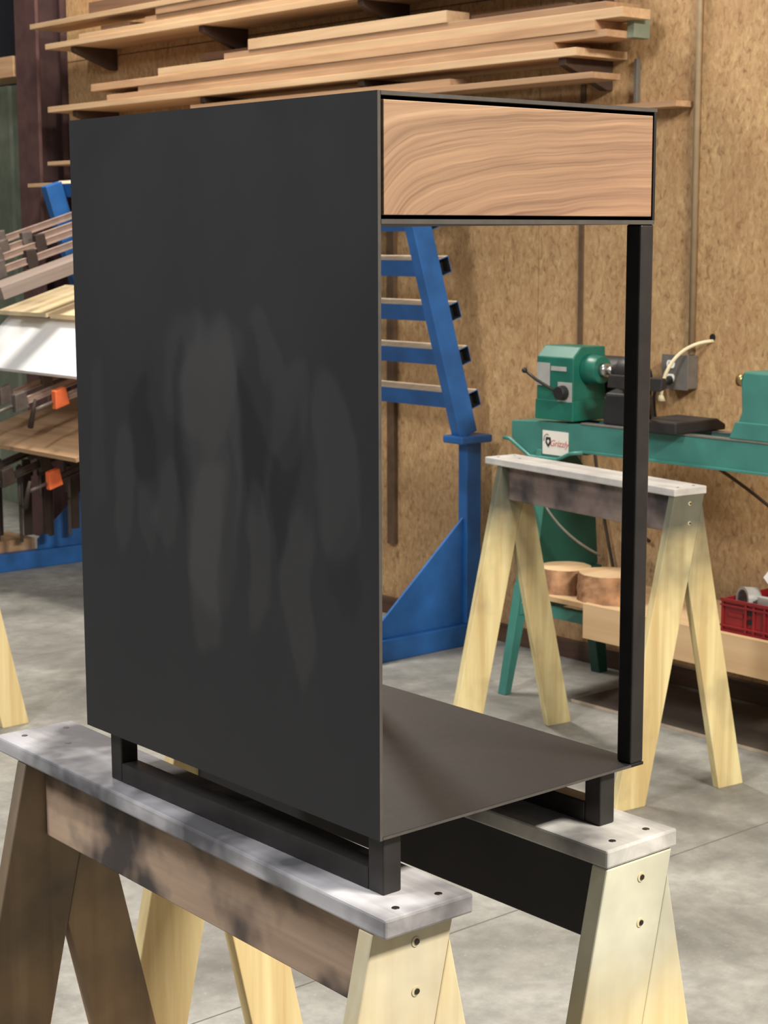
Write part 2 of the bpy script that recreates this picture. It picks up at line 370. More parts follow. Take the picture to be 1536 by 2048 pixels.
cpart(B((TH, 0, Z0+.632), (W-TH-.0002, D, Z0+.6362)), 'drawer_floor_plate', 'steel')
cpart(B((TH, -.0006, Z0+.632), (W-.001, .0006, Z0+.6366)), 'drawer_floor_edge', 'steel_edge')
cpart(B((TH+.0002, D-TH, Z0+.6364), (W-TH-.0002, D, Z0+H-.0047)), 'back_panel', 'steel')
cpart(B((TH, 0, Z0), (W, D, Z0+TH)), 'shelf', 'steel', .0006)
cpart(B((TH, -.0005, Z0+.0006), (W-.022, .0004, Z0+.0034)), 'shelf_edge', 'steel_edge')
for y in (.0006, D-.0226):
    cpart(B((W-.0222, y, Z0+TH), (W-.0003, y+.022, Z0+.632)), 'post', 'steel_tube', .002)
for x in (.012, .345):
    rail = cpart(B((x, .034, Z0-.065), (x+.025, .522, Z0-.040)), 'foot_rail', 'steel_tube', .0015)
    for y in (.009, .522):
        cpart(B((x, y, Z0-.065), (x+.025, y+.025, Z0)), 'foot', 'steel_tube', .0018, rail)
dr = cpart(B((.0065, -.0015, Z0+.6405), (.4015, .018, Z0+.7515)), 'drawer_front', 'walnut', .0008)
dx = MB(); dx.box((.016, .0185, Z0+.642), (.028, .50, Z0+.73)); dx.box((.384, .0185, Z0+.642), (.396, .50, Z0+.73)); dx.box((.0285, .488, Z0+.642), (.3835, .50, Z0+.73)); dx.box((.0285, .0185, Z0+.642), (.3835, .4875, Z0+.652))
cpart(dx, 'drawer_box', 'drawer_ply', 0, dr)

# ================================================================== SAWHORSES
def sawhorse(label, loc, rz, mats, group='trestle sawhorses', length=.865, inset=.0015):
    t = thing('sawhorse', label, 'sawhorse', loc, rz, group)
    cap_m, beam_m, leg_m, leg_f = mats; CH = .885; CB = .863; L = length
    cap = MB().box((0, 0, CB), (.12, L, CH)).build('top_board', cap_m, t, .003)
    MB().box((.030, inset+.0245, .756), (.068, L-.0855, CB-.0004)).build('beam', beam_m, t, .002)
    sl = .225; aR = .113; hw = .095
    for (y0, y1, m) in ((inset, inset+.024, leg_m), (L-.085, L-.061, leg_f)):
        A = [(0.002, CB-.0006), (aR, CB-.0006), (aR-sl*CB, 0), (.002-sl*CB, 0)]
        MB().prism(A, 1, y0, y1).build('leg', m, t, .002)
        d0 = .03+hw/(2*sl); xr = aR-sl*.03+.0004; zt = CB-.03
        Bp = [(xr, zt), (xr+sl*zt, 0), (xr+sl*zt-hw, 0), (aR-sl*d0+.0004, CB-d0)]
        MB().prism(Bp, 1, y0, y1).build('leg', m, t, .002)
    for (u, v) in ((.03, .02), (.09, .022), (.03, L-.03), (.095, L-.03), (.06, L-.10)):
        MB().cyl((u, v, CH-.004), (u, v, CH+.0006), .0042, n=12).build('screw', 'screw', cap)
    for z in (.840, .785):
        MB().cyl((.059, inset+.0003, z), (.059, inset-.0009, z), .0056, n=14).build('screw_seat', 'washer', t)
        MB().cyl((.060, inset-.0003, z), (.060, inset-.0021, z), .0032, n=10).build('screw', 'screw', t)
    return t
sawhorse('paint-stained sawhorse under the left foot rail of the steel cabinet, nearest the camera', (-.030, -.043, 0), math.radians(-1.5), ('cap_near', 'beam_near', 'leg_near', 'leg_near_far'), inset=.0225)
sawhorse('sawhorse with black beam under the right foot rail of the steel cabinet', (.290, -.0535, 0), 0, ('cap_right', 'beam_right', 'leg_right', 'pine'), length=.945)
sawhorse('free-standing sawhorse in front of the green lathe, nothing on it', (2.537, 1.752, 0), math.radians(-7), ('cap_back', 'beam_back', 'leg_back', 'leg_back'))
sawhorse('bare yellow pine sawhorse cut off by the left picture edge, one leg showing', (1.285, 3.64, 0), 0, ('pine', 'pine', 'pine', 'pine'))

# ================================================================== BLUE CLAMP RACK
TILT = math.atan(.305)
rack = thing('clamp_rack', 'blue steel rack with leaning uprights and dusty rails against the wall', 'rack', (3.44, 4.8, 0))
RO = Vector(rack.location)
def rpart(mb, name, mat, bevel=0.0, par=None):
    o = mb.build(name, mat, None, bevel); o.data.transform(Matrix.Translation(-RO)); o.parent = par or rack; return o
def lean(x, z, y=0.0):   # rack frame: origin at foot of the leaning part, local z along the lean
    return Matrix.Translation((3.412, y, .82)) @ Matrix.Rotation(-TILT, 4, 'Y')
for yu in (3.50, 6.03):
    post = rpart(B((3.40, yu, .085), (3.475, yu+.05, .800)), 'post', 'blue', .004)
    rpart(B((2.45, yu-.004, .0), (3.49, yu+.056, .0845)), 'base_beam', 'blue', .004)
    rpart(MB().prism([(2.97, .085), (3.40, .085), (3.40, .50), (2.97, .20)][:2]+[(3.3995, .50), (2.97, .135)], 1, yu+.020, yu+.030), 'gusset', 'blue', .001)
    rpart(B((3.345, yu-.03, .7885), (3.505, yu+.08, .818)), 'collar', 'blue', .006)
    T = lean(0, 0, yu)
    rpart(MB().box((-.047, .0, .0), (.043, .05, 1.04), 0, T), 'leaning_upright', 'blue', .004)
for k in range(6):
    T = lean(0, 0, 0) @ Matrix.Translation((.044+.033, 0, .112+.1765*k))
    h = .0315
    mb = MB(); y0, y1 = 3.522, 6.16
    ring = lambda r: [(-r, -r), (r, -r), (r, r), (-r, r)]
    vs = []
    for y in (y0, y1):
        for r in (h, h-.003):
            vs += [T @ Vector((a, y, b)) for a, b in ring(r)]
    f = []
    for i in range(4):
        j = (i+1) % 4
        f += [(i, j, 8+j, 8+i), (4+i, 12+i, 12+j, 4+j), (i, 4+i, 4+j, j), (8+i, 8+j, 12+j, 12+i)]
    mb.add(vs, f)
    mb.mi = [0]*len(mb.f)
    for i in range(4): mb.mi[4*i+1] = 1
    mb.add([T @ Vector((a, y0+.04, b)) for a, b in ring(h-.003)], [(0, 1, 2, 3)], 1)
    rail = rpart(mb, 'rail', ['blue', 'hollow'])
    rpart(MB().box((-h+.002, y0+.003, h+.0002), (h-.002, y1, h+.0012), 0, T), 'sawdust_layer', 'blue_dust', 0, rail)

# ================================================================== WALL FIXTURES
single(MB().cyl((WX-.012, 2.552, 1.165), (WX-.012, 2.552, 3.7), .011, n=12), 'conduit', 'conduit', 'tan painted conduit running up the board wall from the outlet box', 'conduit')
single(MB().box((WX-.008, 3.068, .20), (WX-.0004, 3.090, 2.10)), 'wall_strip', 'conduit_dark', 'dark narrow strip up the wall behind the lathe headstock', 'strip', .001)
single(MB().box((WX-.022, 4.10, .3), (WX-.0004, 4.145, 3.5)), 'wall_strip', 'conduit_dark', 'dark vertical strip on the wall behind the blue rack rails', 'strip', .001)
ob = thing('outlet_box', 'grey metal outlet box with white receptacle on the board wall', 'outlet', (WX-.03, 2.585, 1.05))
OO = Vector(ob.location)
def opart(mb, name, mat, bevel=0.0, par=None):
    o = mb.build(name, mat, None, bevel); o.data.transform(Matrix.Translation(-OO)); o.parent = par or ob; return o
opart(B((WX-.055, 2.530, 1.048), (WX-.0004, 2.640, 1.162)), 'box', 'galv', .004)
cv = opart(B((WX-.058, 2.527, 1.045), (WX-.0552, 2.643, 1.165)), 'cover', 'galv', .001)
for z in (1.132, 1.085):
    e = MB(); n = 18
    ring = [(2.602+.0175*math.cos(2*math.pi*i/n), max(-.0135, min(.0135, .0185*math.sin(2*math.pi*i/n)))+z) for i in range(n)]
    e.prism(ring, 0, WX-.0605, WX-.0582); r = opart(e, 'receptacle', 'outlet_white', 0, None)
    for dy in (-.006, .006): opart(B((WX-.0611, 2.602+dy-.001, z), (WX-.0606, 2.602+dy+.001, z+.007)), 'slot', 'rubber', 0, r)
single(MB().cyl((WX-.061, 2.602, 1.078), (WX-.105, 2.602, 1.074), .015, .012, 12).tube(bez((WX-.10, 2.602, 1.074), (WX-.16, 2.602, 1.06), (WX-.12, 2.62, .98), (WX-.06, 2.66, .93)), .0055), 'power_plug', 'rubber', 'black plug and cord in the lower socket of the wall outlet', 'plug')
single(MB().tube(bez((WX+.004, 2.468, 1.214), (WX-.07, 2.50, 1.214), (WX-.125, 2.575, 1.17), (WX-.125, 2.585, 1.03))+[Vector((WX-.125, 2.585, 1.022))], .006).cyl((WX-.125, 2.585, 1.03), (WX-.125, 2.586, 1.012), .008, .016, 12), 'white_cable', 'white_cord', 'white cable looping out of the hole in the wall past the outlet', 'cable')
single(MB().cyl((WX-.0006, 2.471, 1.226), (WX-.0002, 2.471, 1.226), .013, n=14), 'cable_hole', 'hollow', 'small dark hole in the board wall where the white cable comes out', 'hole')

# ================================================================== WALL LUMBER
LG = 'boards stored on the wall brackets'
def plank(x0, x1, y0, y1, z0, z1, label, mat='lumber', name='plank'):
    return single(B((x0, y0, z0), (x1, y1, z1)), name, mat, label, 'board', .0015, LG)
XF = 3.31
for y in (6.20, 5.12, 4.04, 2.96):
    for zt in (2.1695, 2.4695):
        single(MB().prism([(XF+.02, zt), (WX-.0004, zt), (WX-.0004, zt-.10), (WX-.03, zt-.10), (XF+.02, zt-.025)], 1, y-.018, y+.018), 'shelf_bracket', 'bracket',
               'dark wedge bracket under the %s lumber shelf, %s from the right end' % ('upper' if zt > 2.3 else 'lower', {6.20: 'fourth', 5.12: 'third', 4.04: 'second', 2.96: 'first'}[y]), 'bracket', .002, 'shelf brackets')
# lower shelf stack
plank(XF, WX-.002, 2.876, 6.42, 2.170, 2.197, 'wide bottom board of the lower wall stack, with a bright clean end', 'lumber_pale', 'shelf_board')
plank(XF+.005, 3.50, 2.99, 5.88, 2.1975, 2.2215, 'second board from the bottom of the lower wall stack', 'lumber')
plank(XF+.012, 3.48, 2.748, 5.62, 2.222, 2.246, 'third board up in the lower wall stack, reaching past the one above', 'lumber')
plank(XF+.006, 3.52, 2.80, 6.02, 2.2465, 2.279, 'fourth board up in the lower wall stack, its left end sticking out', 'lumber')
plank(XF+.010, 3.46, 2.68, 5.45, 2.2795, 2.312, 'fifth board up in the lower wall stack, reaching farthest right', 'lumber_pale')
plank(XF+.018, 3.50, 2.76, 4.95, 2.3125, 2.338, 'board just below the top one of the lower wall stack', 'lumber')
plank(XF+.014, 3.44, 3.54, 4.77, 2.3385, 2.382, 'thick pale top board of the lower wall stack', 'lumber_pale')
plank(3.45, 3.50, 3.05, 5.30, 2.3385, 2.372, 'brown board at the back on top of the lower wall stack', 'lumber_dark')
single(B((3.42, 2.715, 2.2225), (3.50, 2.7475, 2.312)), 'offcut_block', 'siding', 'grey-green block at the right end of the lower wall stack', 'offcut', .002)
# upper shelf stack
plank(XF, WX-.002, 2.90, 6.426, 2.470, 2.496, 'long bottom board of the upper wall stack', 'lumber_pale', 'shelf_board')
plank(XF+.006, 3.5, 2.95, 6.118, 2.4965, 2.518, 'second board up in the upper wall stack', 'lumber_pale')
plank(XF+.02, 3.5, 5.70, 5.94, 2.5185, 2.541, 'short grey offcut on the left of the upper wall stack', 'lumber_dark', 'offcut')
plank(XF+.012, 3.5, 3.0, 5.55, 2.5185, 2.545, 'third board up in the upper wall stack', 'lumber')
plank(XF+.0, 3.5, 3.0, 6.57, 2.578, 2.602, 'topmost long board above the upper wall stack, its end sticking out far left', 'lumber_pale')
plank(XF+.004, 3.5, 3.0, 5.45, 2.5455, 2.5775, 'board packed under the topmost long board of the upper wall stack', 'lumber')
plank(XF+.03, 3.5, 3.0, 6.06, 2.6025, 2.66, 'thick brown board at the very top edge of the picture', 'lumber_dark')
# boards under the lower shelf
plank(XF, 3.45, 2.80, 5.2, 2.090, 2.111, 'loose board in the gap under the lower shelf, showing right of its middle', 'lumber')
plank(XF+.01, 3.43, 3.518, 5.2, 2.1115, 2.137, 'shorter board lying on the loose one under the lower shelf', 'lumber')
plank(3.485, WX-.001, 2.58, 6.2, 1.993, 2.013, 'thin pinkish ledge strip on the wall just right of the drawer', 'lumber', 'ledge_board')
plank(XF, 3.50, 5.0, 6.44, 1.916, 1.934, 'upper of two pale board ends left of the cabinet panel', 'lumber_pale')
plank(XF, 3.52, 5.0, 6.645, 1.814, 1.832, 'lower and longer of two pale board ends left of the cabinet panel', 'lumber_pale')
for y in (5.4, 6.1):
    for z, lb in ((1.9155, 'upper'), (1.8135, 'lower')):
        single(B((XF+.03, y, z-.02), (WX-.0004, y+.03, z)), 'shelf_bracket', 'bracket', 'small support arm under the %s pale board, %s one' % (lb, 'right' if y < 6 else 'left'), 'bracket', .001, 'shelf brackets')
single(B((WX-.02, 2.815, 1.96), (WX-.0004, 2.828, 2.169)), 'shelf_standard', 'galv', 'thin metal shelf standard on the wall below the lower shelf', 'bracket', .001)
single(B((3.42, 6.95, 2.385), (3.62, 7.6, 2.49)), 'beam_offcut', 'lumber', 'thick board end at the far left beyond the steel column', 'board', .002)

# ================================================================== WOOD LATHE
lat = thing('wood_lathe', 'green wood lathe on a sheet-metal stand against the board wall', 'lathe', (3.25, 2.2, 0))
LO = Vector(lat.location)
def lpart(mb, name, mat, bevel=0.0, par=None):
    o = mb.build(name, mat, None, bevel); o.data.transform(Matrix.Translation(-LO)); o.parent = par or lat; return o
BX0, BX1 = 3.172, 3.335
bed = MB()
# bed: side casting seen from the front with a stepped foot at the headstock end
prof = [(3.03, .930), (2.88, .938), (2.70, .940), (1.45, .940), (1.45, .852), (2.68, .850), (2.74, .842), (2.80, .815), (2.93, .815), (2.99, .845), (3.03, .872)]
bed.prism(prof, 0, BX0, BX0+.03); bed.prism(prof, 0, BX1-.03, BX1); bed.box((BX0+.03, 2.70, .86), (BX1-.03, 3.02, .93))
bedo = lpart(bed, 'bed', 'green', .003)
for x in (BX0, BX1-.03): lpart(B((x-.002, 1.45, .9402), (x+.032, 2.70, .946)), 'bed_way', 'galv', .001, bedo)
lpart(B((BX0-.012, 1.45, .846), (BX0-.0002, 2.68, .854)), 'bed_flange', 'green', .001, bedo)
lpart(MB().tube([(BX0-.008, 3.06, .868), (BX0-.008, 3.03, .866), (BX0-.008, 2.985, .842), (BX0-.008, 2.93, .812), (BX0-.008, 2.80, .812), (BX0-.008, 2.74, .838), (BX0-.008, 2.68, .848)], .007), 'foot_flange', 'green', 0, bedo)
# maker's plate on the bed
lpl = lpart(B((BX0-.003, 2.755, .826), (BX0-.0003, 2.875, .908)), 'maker_plate', 'label_white', .0005)
def flat_text(s_, size, mat, name, T, par, shear=0.0):
    cu = bpy.data.curves.new('t', 'FONT'); cu.body = s_; cu.size = size; cu.shear = shear; cu.align_x = 'CENTER'; cu.align_y = 'CENTER'; cu.extrude = .0003
    to = bpy.data.objects.new('t', cu); COL.objects.link(to); bpy.context.view_layer.update()
    me = bpy.data.meshes.new_from_object(to.evaluated_get(bpy.context.evaluated_depsgraph_get())); bpy.data.objects.remove(to)
    me.transform(T); me.materials.clear(); me.materials.append(M[mat])
    o = bpy.data.objects.new(name, me); COL.objects.link(o); o.parent = par; return o
# text frame: reads along -y (left to right as seen from -x), up is z
TX = lambda x, y, z: Matrix.Translation(Vector((x, y, z))-LO) @ Matrix(((0, 0, -1, 0), (-1, 0, 0, 0), (0, 1, 0, 0), (0, 0, 0, 1)))
flat_text('Grizzly', .031, 'label_red', 'lettering', TX(BX0-.0036, 2.797, .866), lpl, .35)
lpart(MB().prism([(2.858, .886), (2.836, .886), (2.834, .866), (2.847, .850), (2.860, .866)], 0, BX0-.0040, BX0-.0031), 'shield_emblem', 'label_black', 0, lpl)
lpart(MB().prism([(2.853, .872), (2.847, .878), (2.841, .872), (2.847, .862)], 0, BX0-.0045, BX0-.00405), 'emblem_mark', 'label_white', 0, lpl)
lpart(MB().tube([(BX0-.0035, 2.868, .872), (BX0-.0035, 2.866, .888), (BX0-.0035, 2.856, .896), (BX0-.0035, 2.846, .894)], .0012), 'emblem_arc', 'label_black', 0, lpl)
# headstock
HY0, HY1 = 2.735, 2.905
hp = [(3.168, .947), (3.332, .947), (3.326, 1.196), (3.208, 1.198), (3.168, 1.160)]
head = lpart(MB().prism(hp, 1, HY0, HY1), 'headstock', 'green_head', .004)
lpart(MB().prism([(3.164, .947), (3.337, .947), (3.335, 1.015), (3.166, 1.015)], 1, HY0-.004, HY1+.004), 'headstock_base', 'green_head', .003, head)
lpart(B((3.1655, 2.842, 1.062), (3.1678, 2.902, 1.140)), 'speed_chart', 'plate_grey', .0004, head)
lpart(B((3.1655, 2.765, 1.115), (3.1678, 2.836, 1.130)), 'warning_strip', 'plate_grey', .0004, head)
lpart(B((3.1655, 2.738, 1.012), (3.1678, 2.803, 1.078)), 'switch_plate', 'plate_grey', .0004, head)
kn = lpart(MB().cyl((3.165, 2.775, 1.043), (3.138, 2.775, 1.043), .026, .023, 20), 'switch_knob', 'rubber', .002, head)
lpart(MB().tube([(3.148, 2.79, 1.045), (3.12, 2.86, 1.085), (3.11, 2.90, 1.112)], .0055).ball((3.108, 2.905, 1.115), .010), 'lever', 'rubber', 0, head)
sp = lpart(MB().cyl((3.249, 2.734, 1.121), (3.249, 2.675, 1.121), .052, .046, 24), 'spindle_housing', 'green_head', .003, head)
lpart(MB().cyl((3.249, 2.6748, 1.121), (3.249, 2.648, 1.121), .024, .022, 18).cyl((3.249, 2.648, 1.121), (3.249, 2.622, 1.121), .016, .014, 14), 'spindle', 'bright_steel', 0, sp)
# motor behind headstock
lpart(MB().cyl((3.41, 2.86, 1.085), (3.41, 2.66, 1.085), .072, n=22).cyl((3.41, 2.659, 1.085), (3.41, 2.635, 1.085), .05, n=18).box((3.335, 2.75, 1.03), (3.39, 2.85, 1.12)), 'motor', 'rubber', .003)
# faceplate chuck / tool rest
lpart(MB().cyl((3.249, 2.621, 1.121), (3.249, 2.58, 1.121), .022, .03, n=20).cyl((3.249, 2.5795, 1.121), (3.249, 2.52, 1.121), .05, n=22), 'chuck', 'castiron', .003)
lpart(MB().prism([(3.19, .9465), (3.32, .9465), (3.31, 1.04), (3.27, 1.07), (3.20, 1.05)], 1, 2.50, 2.62), 'steady_block', 'rubber', .008)
bj = lpart(MB().prism([(3.12, .9465), (3.37, .9465), (3.37, .965), (3.33, .985), (3.12, .985)], 1, 2.245, 2.42), 'tool_rest_base', 'castiron', .005)
lpart(MB().cyl((3.16, 2.40, .9882), (3.16, 2.40, 1.085), .015, n=14), 'tool_rest_post', 'castiron', 0, bj)
lpart(MB().prism([(3.145, 1.075), (3.175, 1.085), (3.170, 1.118), (3.150, 1.118)], 1, 2.33, 2.56), 'tool_rest_bar', 'castiron', .003, bj)
lpart(MB().tube([(3.13, 2.36, .99), (3.11, 2.35, 1.03), (3.09, 2.335, 1.06)], .006).ball((3.088, 2.333, 1.063), .010), 'lock_lever', 'castiron', 0, bj)
# tailstock
tp = [(2.075, .9465), (1.80, .9465), (1.80, 1.150), (2.035, 1.156), (2.045, 1.12), (2.040, 1.03)]
ts = lpart(MB().prism(tp, 0, 3.185, 3.322), 'tailstock', 'green', .006)
lpart(MB().prism([(2.081, .9463), (1.80, .9463), (1.80, 1.000), (2.058, 1.000)], 0, 3.178, 3.329), 'tailstock_base', 'green', .003, ts)
lpart(MB().cyl((3.253, 2.037, 1.122), (3.253, 2.075, 1.122), .030, .028, 18), 'quill_collar', 'green_head', 0, ts)
lpart(MB().cyl((3.253, 2.0755, 1.122), (3.253, 2.105, 1.122), .022, .020, 18), 'quill', 'brass', 0, ts)
# stand: end sheet, splayed legs, braces
for ye, yi in ((2.90, 2.915), (1.62, 1.635)):
    sh = lpart(MB().prism([(3.185, .85), (3.325, .85), (3.46, .70), (3.485, .40), (3.10, .40)], 1, ye, yi), 'stand_end_sheet', 'green_dark', .001)
    lpart(MB().prism([(3.165, .84), (3.215, .84), (3.135, .34), (3.06, .34)], 1, ye-.022, ye-.0005), 'leg_flange', 'green', .002, sh)
    lg = lpart(MB().prism([(3.068, .38), (3.120, .38), (3.022, .0), (2.992, .0)], 1, ye-.03, ye+.006), 'leg', 'green', .003)
    for dx_ in (-.012, .014): lpart(MB().cyl((3.085+dx_, ye-.031, .315), (3.085+dx_, ye-.035, .315), .006, n=10), 'bolt', 'bright_steel', 0, lg)
    lpart(MB().prism([(3.40, .40), (3.475, .40), (3.515, .0), (3.47, .0)], 1, ye-.03, ye+.012), 'leg', 'green_dark', .003)
    lpart(B((3.06, ye-.034, .275), (3.47, ye-.0305, .345)), 'cross_brace', 'green', .001)
for x in (3.075, 3.42): lpart(B((x, 1.636, .285), (x+.03, 2.885, .325)), 'stretcher', 'green', .002)
# cables hanging from lathe
for pts, r, m in ((bez((3.30, 2.29, .86), (3.50, 2.24, .74), (3.53, 2.12, .66), (3.545, 1.95, .52)), .006, 'brown_cord'), (bez((3.535, 2.98, .86), (3.535, 2.94, .6), (3.535, 2.90, .5), (3.535, 2.86, .34)), .006, 'brown_cord'),
                  (bez((3.535, 2.90, .67), (3.535, 2.88, .6), (3.535, 2.84, .56), (3.535, 2.70, .50)), .006, 'brown_cord'), (bez((3.10, 2.86, .78), (3.10, 2.82, .66), (3.14, 2.76, .56), (3.28, 2.70, .48)), .0045, 'galv')):
    lpart(MB().tube(pts, r, 8), 'power_cord', m)
# shelf under the lathe
single(B((3.06, 1.66, .3455), (3.44, 2.86, .363)), 'lathe_shelf', 'ply', 'plywood shelf board resting on the stretchers under the lathe', 'shelf', .001)
single(B((3.030, 1.66, .255), (3.052, 2.545, .372)), 'apron_board', 'ply', 'plywood apron plank along the front of the shelf under the lathe', 'board', .001)
# two turning blanks
def blank(c, r, h, seed, label):
    t = thing('turning_blank', label, 'log slice', c, 0, 'bark-edged turning blanks')
    n = 28; rs = [r*(1+.05*mnoise.noise(Vector((math.cos(6.283*i/n)*1.6, math.sin(6.283*i/n)*1.6, seed)))) for i in range(n)]
    mb = MB(); L = 5; vs = []
    for k in range(L+1):
        for i in range(n):
            q = rs[i]*(1-.05*(k/L) + .035*mnoise.noise(Vector((i*.7, k*1.3, seed+4))))
            vs.append((q*math.cos(6.283*i/n), q*math.sin(6.283*i/n), h*k/L))
    mb.add(vs, [(k*n+i, k*n+(i+1) % n, (k+1)*n+(i+1) % n, (k+1)*n+i) for k in range(L) for i in range(n)], 0, False)
    mb.add([vs[i] for i in range(n)], [list(range(n))[::-1]]); mb.build('bark', 'bark', t)
    MB().prism([(.985*v[0], .985*v[1]) for v in vs[-n:]], 2, h-.012, h+.002).build('cut_face', 'cutface', t, .001)
blank((3.175, 2.765, .3635), .095, .082, 2.0, 'left bark-edged log slice on the shelf under the lathe')
blank((3.17, 2.562, .3635), .104, .090, 5.0, 'right bark-edged log slice on the shelf, beside the black cabinet post')

# red crate with metal odds and ends
cr = thing('red_crate', 'red plastic crate of metal parts on the shelf under the lathe', 'crate', (3.16, 1.80, .3635))
CO = Vector(cr.location)
def kpart(mb, name, mat, bevel=0.0, par=None):
    o = mb.build(name, mat, None, bevel); o.data.transform(Matrix.Translation(-CO)); o.parent = par or cr; return o
X0, X1, Y0, Y1, ZB, ZT = 3.065, 3.30, 1.645, 2.005, .364, .472
kpart(B((X0+.006, Y0+.006, ZB), (X1-.006, Y1-.006, ZB+.004)), 'crate_floor', 'red')
for nm, a, b in (('front_wall', (X0+.004, Y0+.004, ZB+.0042), (X0+.008, Y1-.004, ZT-.002)), ('rear_wall', (X1-.008, Y0+.004, ZB+.0042), (X1-.004, Y1-.004, ZT-.002)),
                 ('end_wall', (X0+.0082, Y0+.004, ZB+.0042), (X1-.0082, Y0+.008, ZT-.002)), ('end_wall', (X0+.0082, Y1-.008, ZB+.0042), (X1-.0082, Y1-.004, ZT-.002))):
    wl = kpart(B(a, b), nm, 'red')
    if nm == 'front_wall': fw_ = wl
for z0, z1 in ((ZT-.010, ZT), (ZT-.024, ZT-.018), (ZB, ZB+.010), (ZB+.020, ZB+.026)):
    kpart(B((X0-.002, Y0, z0), (X0+.0039, Y1, z1)), 'rib', 'red', .0008, fw_)
for y in (Y1-.012, Y1-.10, Y1-.13, Y1-.17, Y1-.26, Y1-.29, Y0+.002):
    kpart(B((X0-.001, y, ZB+.010), (X0+.0039, y+.008, ZT-.010)), 'rib', 'red', .0008, fw_)
for z in (ZB+.04, ZB+.068):
    kpart(B((X0-.0005, Y1-.122, z), (X0+.0038, Y1-.104, z+.016)), 'grip_hole', 'hollow', .001, fw_)
kpart(B((X0+.001, Y1-.085, ZB+.055), (X0+.0039, Y1-.03, ZB+.066)), 'moulded_lettering', 'red', .0005, fw_)
def ring_mb(c, ax, R0, R1, wd, n=24):
    c = Vector(c); ax = Vector(ax).normalized(); e = ax.orthogonal().normalized(); g = ax.cross(e); mb = MB(); vs = []
    for t in (-wd/2, wd/2):
        for R_ in (R1, R0):
            for i in range(n): vs.append(c+ax*t+(e*math.cos(6.2832*i/n)+g*math.sin(6.2832*i/n))*R_)
    f = []
    for i in range(n):
        j = (i+1) % n; f += [(i, j, 2*n+j, 2*n+i), (n+i, 3*n+i, 3*n+j, n+j), (i, n+i, n+j, j), (2*n+i, 2*n+j, 3*n+j, 3*n+i)]
    return mb.add(vs, f, 0, False)
single(ring_mb((3.125, 1.945, .462), (-.9, .42, .1), .034, .043, .045), 'metal_ring', 'plate_grey', 'grey metal ring standing up in the left of the red crate', 'ring')
single(B((3.088, 1.70, .455), (3.108, 1.885, .490)), 'metal_bar', 'plate_grey', 'grey bar lying lengthwise at the front of the red crate', 'bar', .003)
single(MB().prism([(3.14, .45), (3.19, .46), (3.20, .50), (3.15, .505)], 1, 1.70, 1.89), 'tool_holder', 'rubber', 'black tool holder lying across the red crate behind the grey bar', 'tool', .004)
single(MB().tube(bez((3.22, 1.93, .48), (3.24, 1.86, .55), (3.25, 1.80, .56), (3.26, 1.70, .50)), .012, 10), 'hose_piece', 'rubber', 'curved black hose at the back of the red crate', 'hose')
single(MB().prism([(1.66, .50), (1.845, .508), (1.885, .545), (1.84, .60), (1.64, .62)], 0, 3.115, 3.118), 'paper_sheet', 'white_panel', 'white sheet of paper sticking out of the red crate at the right edge', 'paper')
# dark sheet on the floor under the lathe
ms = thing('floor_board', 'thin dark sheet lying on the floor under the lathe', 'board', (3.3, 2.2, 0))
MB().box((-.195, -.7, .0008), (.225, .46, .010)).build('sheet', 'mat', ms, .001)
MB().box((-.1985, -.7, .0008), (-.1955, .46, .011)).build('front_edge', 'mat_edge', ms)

# ================================================================== CLAMPS AND PANELS ON THE RACK
DX = Vector((math.cos(TILT), 0, math.sin(TILT)))     # up the slope, towards the wall
NZ_ = Vector((-math.sin(TILT), 0, math.cos(TILT)))
def clamp(y, zl, xl, xr, label, bar='clamp_bar', jaw='clamp_iron', head='clamp_iron', jx=.3, bh=.03, handle=True):
    """bar clamp sloping down from the rack; zl = height of the bar at x = xl"""
    t = thing('bar_clamp', label, 'clamp', (xl, y, zl), 0, 'bar clamps on the blue rack')
    L = (xr-xl)/DX.x; T = Matrix.Rotation(-TILT, 4, 'Y')
    mb = MB(); mb.box((0, -.010, 0), (L, .010, .006), 0, T).box((0, -.010, bh-.003), (L, .010, bh), 0, T).box((0, -.003, .006), (L, .003, bh-.003), 0, T); mb.build('bar', bar, t)
    j = MB().prism([(jx, -.02), (jx+.055, -.02), (jx+.062, bh+.026), (jx+.012, bh+.032)], 1, -.016, .016, 0, T).build('sliding_jaw', jaw, t, .004)
    h = MB().prism([(-.02, -.015), (.05, -.015), (.055, bh+.03), (.0, bh+.03)], 1, -.018, .018, 0, T).build('fixed_jaw', head, t, .004)
    if handle:
        a = T @ Vector((-.02, 0, bh*.5)); b = T @ Vector((-.12, 0, bh*.5))
        MB().cyl(a, b, .008, n=10).build('screw', 'clamp_iron', h)
        MB().cyl(b+Vector((0, -.03, .05)), b+Vector((0, .02, -.07)), .007, .013, 10).build('handle', 'clamp_dark', h)
    return t
clamp(5.95, 1.515, 2.70, 3.195, 'uppermost bar clamp left of the cabinet panel, its bar showing as the top line', jx=.05)
clamp(5.86, 1.490, 2.72, 3.195, 'second bar clamp from the top, left of the cabinet panel', jx=.12)
clamp(5.77, 1.450, 2.64, 3.195, 'third bar clamp from the top, with a dark jaw in the middle', jx=.22, jaw='clamp_dark')
clamp(5.68, 1.400, 2.60, 3.195, 'fourth bar clamp from the top, just above the grey board', jx=.16, jaw='clamp_dark')
def slab(y0, y1, xl, xr, zl, th, mat, label, name='panel', tilt=TILT):
    T = Matrix.Translation((xl, (y0+y1)/2, zl)) @ Matrix.Rotation(-tilt, 4, 'Y'); L = (xr-xl)/math.cos(tilt); h = (y1-y0)/2
    o = MB().box((0, -h, 0), (L, h, th)).build(name, mat, None, .001); o.matrix_world = T
    return tag(o, label, 'panel')
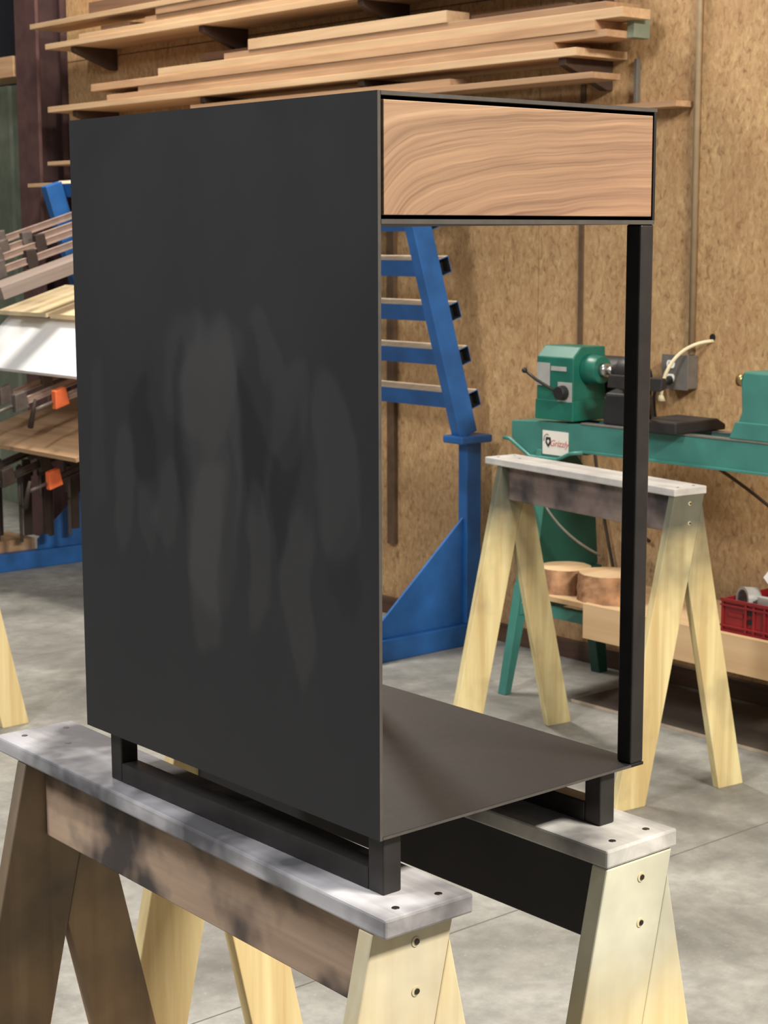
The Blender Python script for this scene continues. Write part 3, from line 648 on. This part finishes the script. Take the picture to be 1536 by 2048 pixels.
slab(5.42, 5.58, 2.50, 3.14, 1.305, .055, 'grey_board', 'greyish sloping board under the top row of clamps', 'board')
slab(5.56, 6.0, 2.78, 3.14, 1.216, .020, 'maple', 'pale maple panel on the rack above the white sheet')
slab(5.20, 5.55, 2.79, 3.11, 1.212, .022, 'maple', 'narrow pale board lying next to the maple panel on the rack', 'board')
slab(4.62, 5.99, 2.60, 2.84, .985, .018, 'white_panel', 'bright white panel lying sloped on the rack left of the cabinet', 'panel', math.atan(.88))
slab(5.05, 5.95, 2.70, 3.16, .990, .022, 'maple', 'pale board tucked right under the white panel on the rack', 'board')
clamp(5.62, .855, 2.58, 3.22, 'bar clamp with hanging handle under the white panel, leftmost', jx=.20)
clamp(5.38, .845, 2.52, 3.22, 'bar clamp under the white panel with an orange jaw', head='clamp_iron', jaw='orange', jx=.40)
clamp(5.18, .870, 2.60, 3.22, 'bar clamp under the white panel, closest to the cabinet panel', head='orange', jx=.20)
slab(5.0, 6.0, 2.58, 3.20, .640, .020, 'tan_panel', 'tan wood panel on the middle level of the rack')
clamp(5.70, .515, 2.50, 3.24, 'dark bar clamp on the lowest level of the rack, leftmost', bar='clamp_dark', jaw='clamp_dark', head='clamp_dark', jx=.25)
clamp(5.52, .505, 2.52, 3.24, 'dark bar clamp on the lowest level of the rack, second from the left', bar='clamp_dark', jaw='clamp_dark', head='clamp_dark', jx=.18)
clamp(5.36, .500, 2.66, 3.24, 'dark bar clamp on the lowest level with a bright orange head', bar='clamp_dark', jaw='clamp_dark', head='orange', jx=.3)
ORD = ('first', 'second', 'third', 'fourth', 'fifth', 'sixth', 'seventh', 'eighth', 'ninth')
for i, (x, y) in enumerate(((2.60, 5.96), (2.66, 5.88), (2.72, 5.95), (2.78, 5.86), (2.86, 5.94), (2.91, 5.85), (2.97, 5.92), (3.02, 5.83), (3.09, 5.90))):
    t = thing('hanging_clamp', 'dark clamp hanging upright below the rack, %s from the left' % ORD[i], 'clamp', (x, y, .17+.012*(i % 3)), .35*(i % 4), 'dark clamps hanging below the rack')
    MB().box((-.020, -.008, 0), (.020, .008, .36)).build('bar', 'clamp_dark', t, .001)
    MB().box((-.05, -.012, .28), (.03, .012, .33)).build('jaw', 'clamp_dark', t, .003)
    MB().cyl((-.04, 0, .18), (-.04, 0, .30), .008, n=10).build('screw', 'clamp_iron', t)
single(B((2.30, 6.10, 0), (2.98, 6.36, .135)), 'base_offcut', 'tan_panel', 'thick tan block of wood on the floor behind the blue rack foot', 'board', .002)
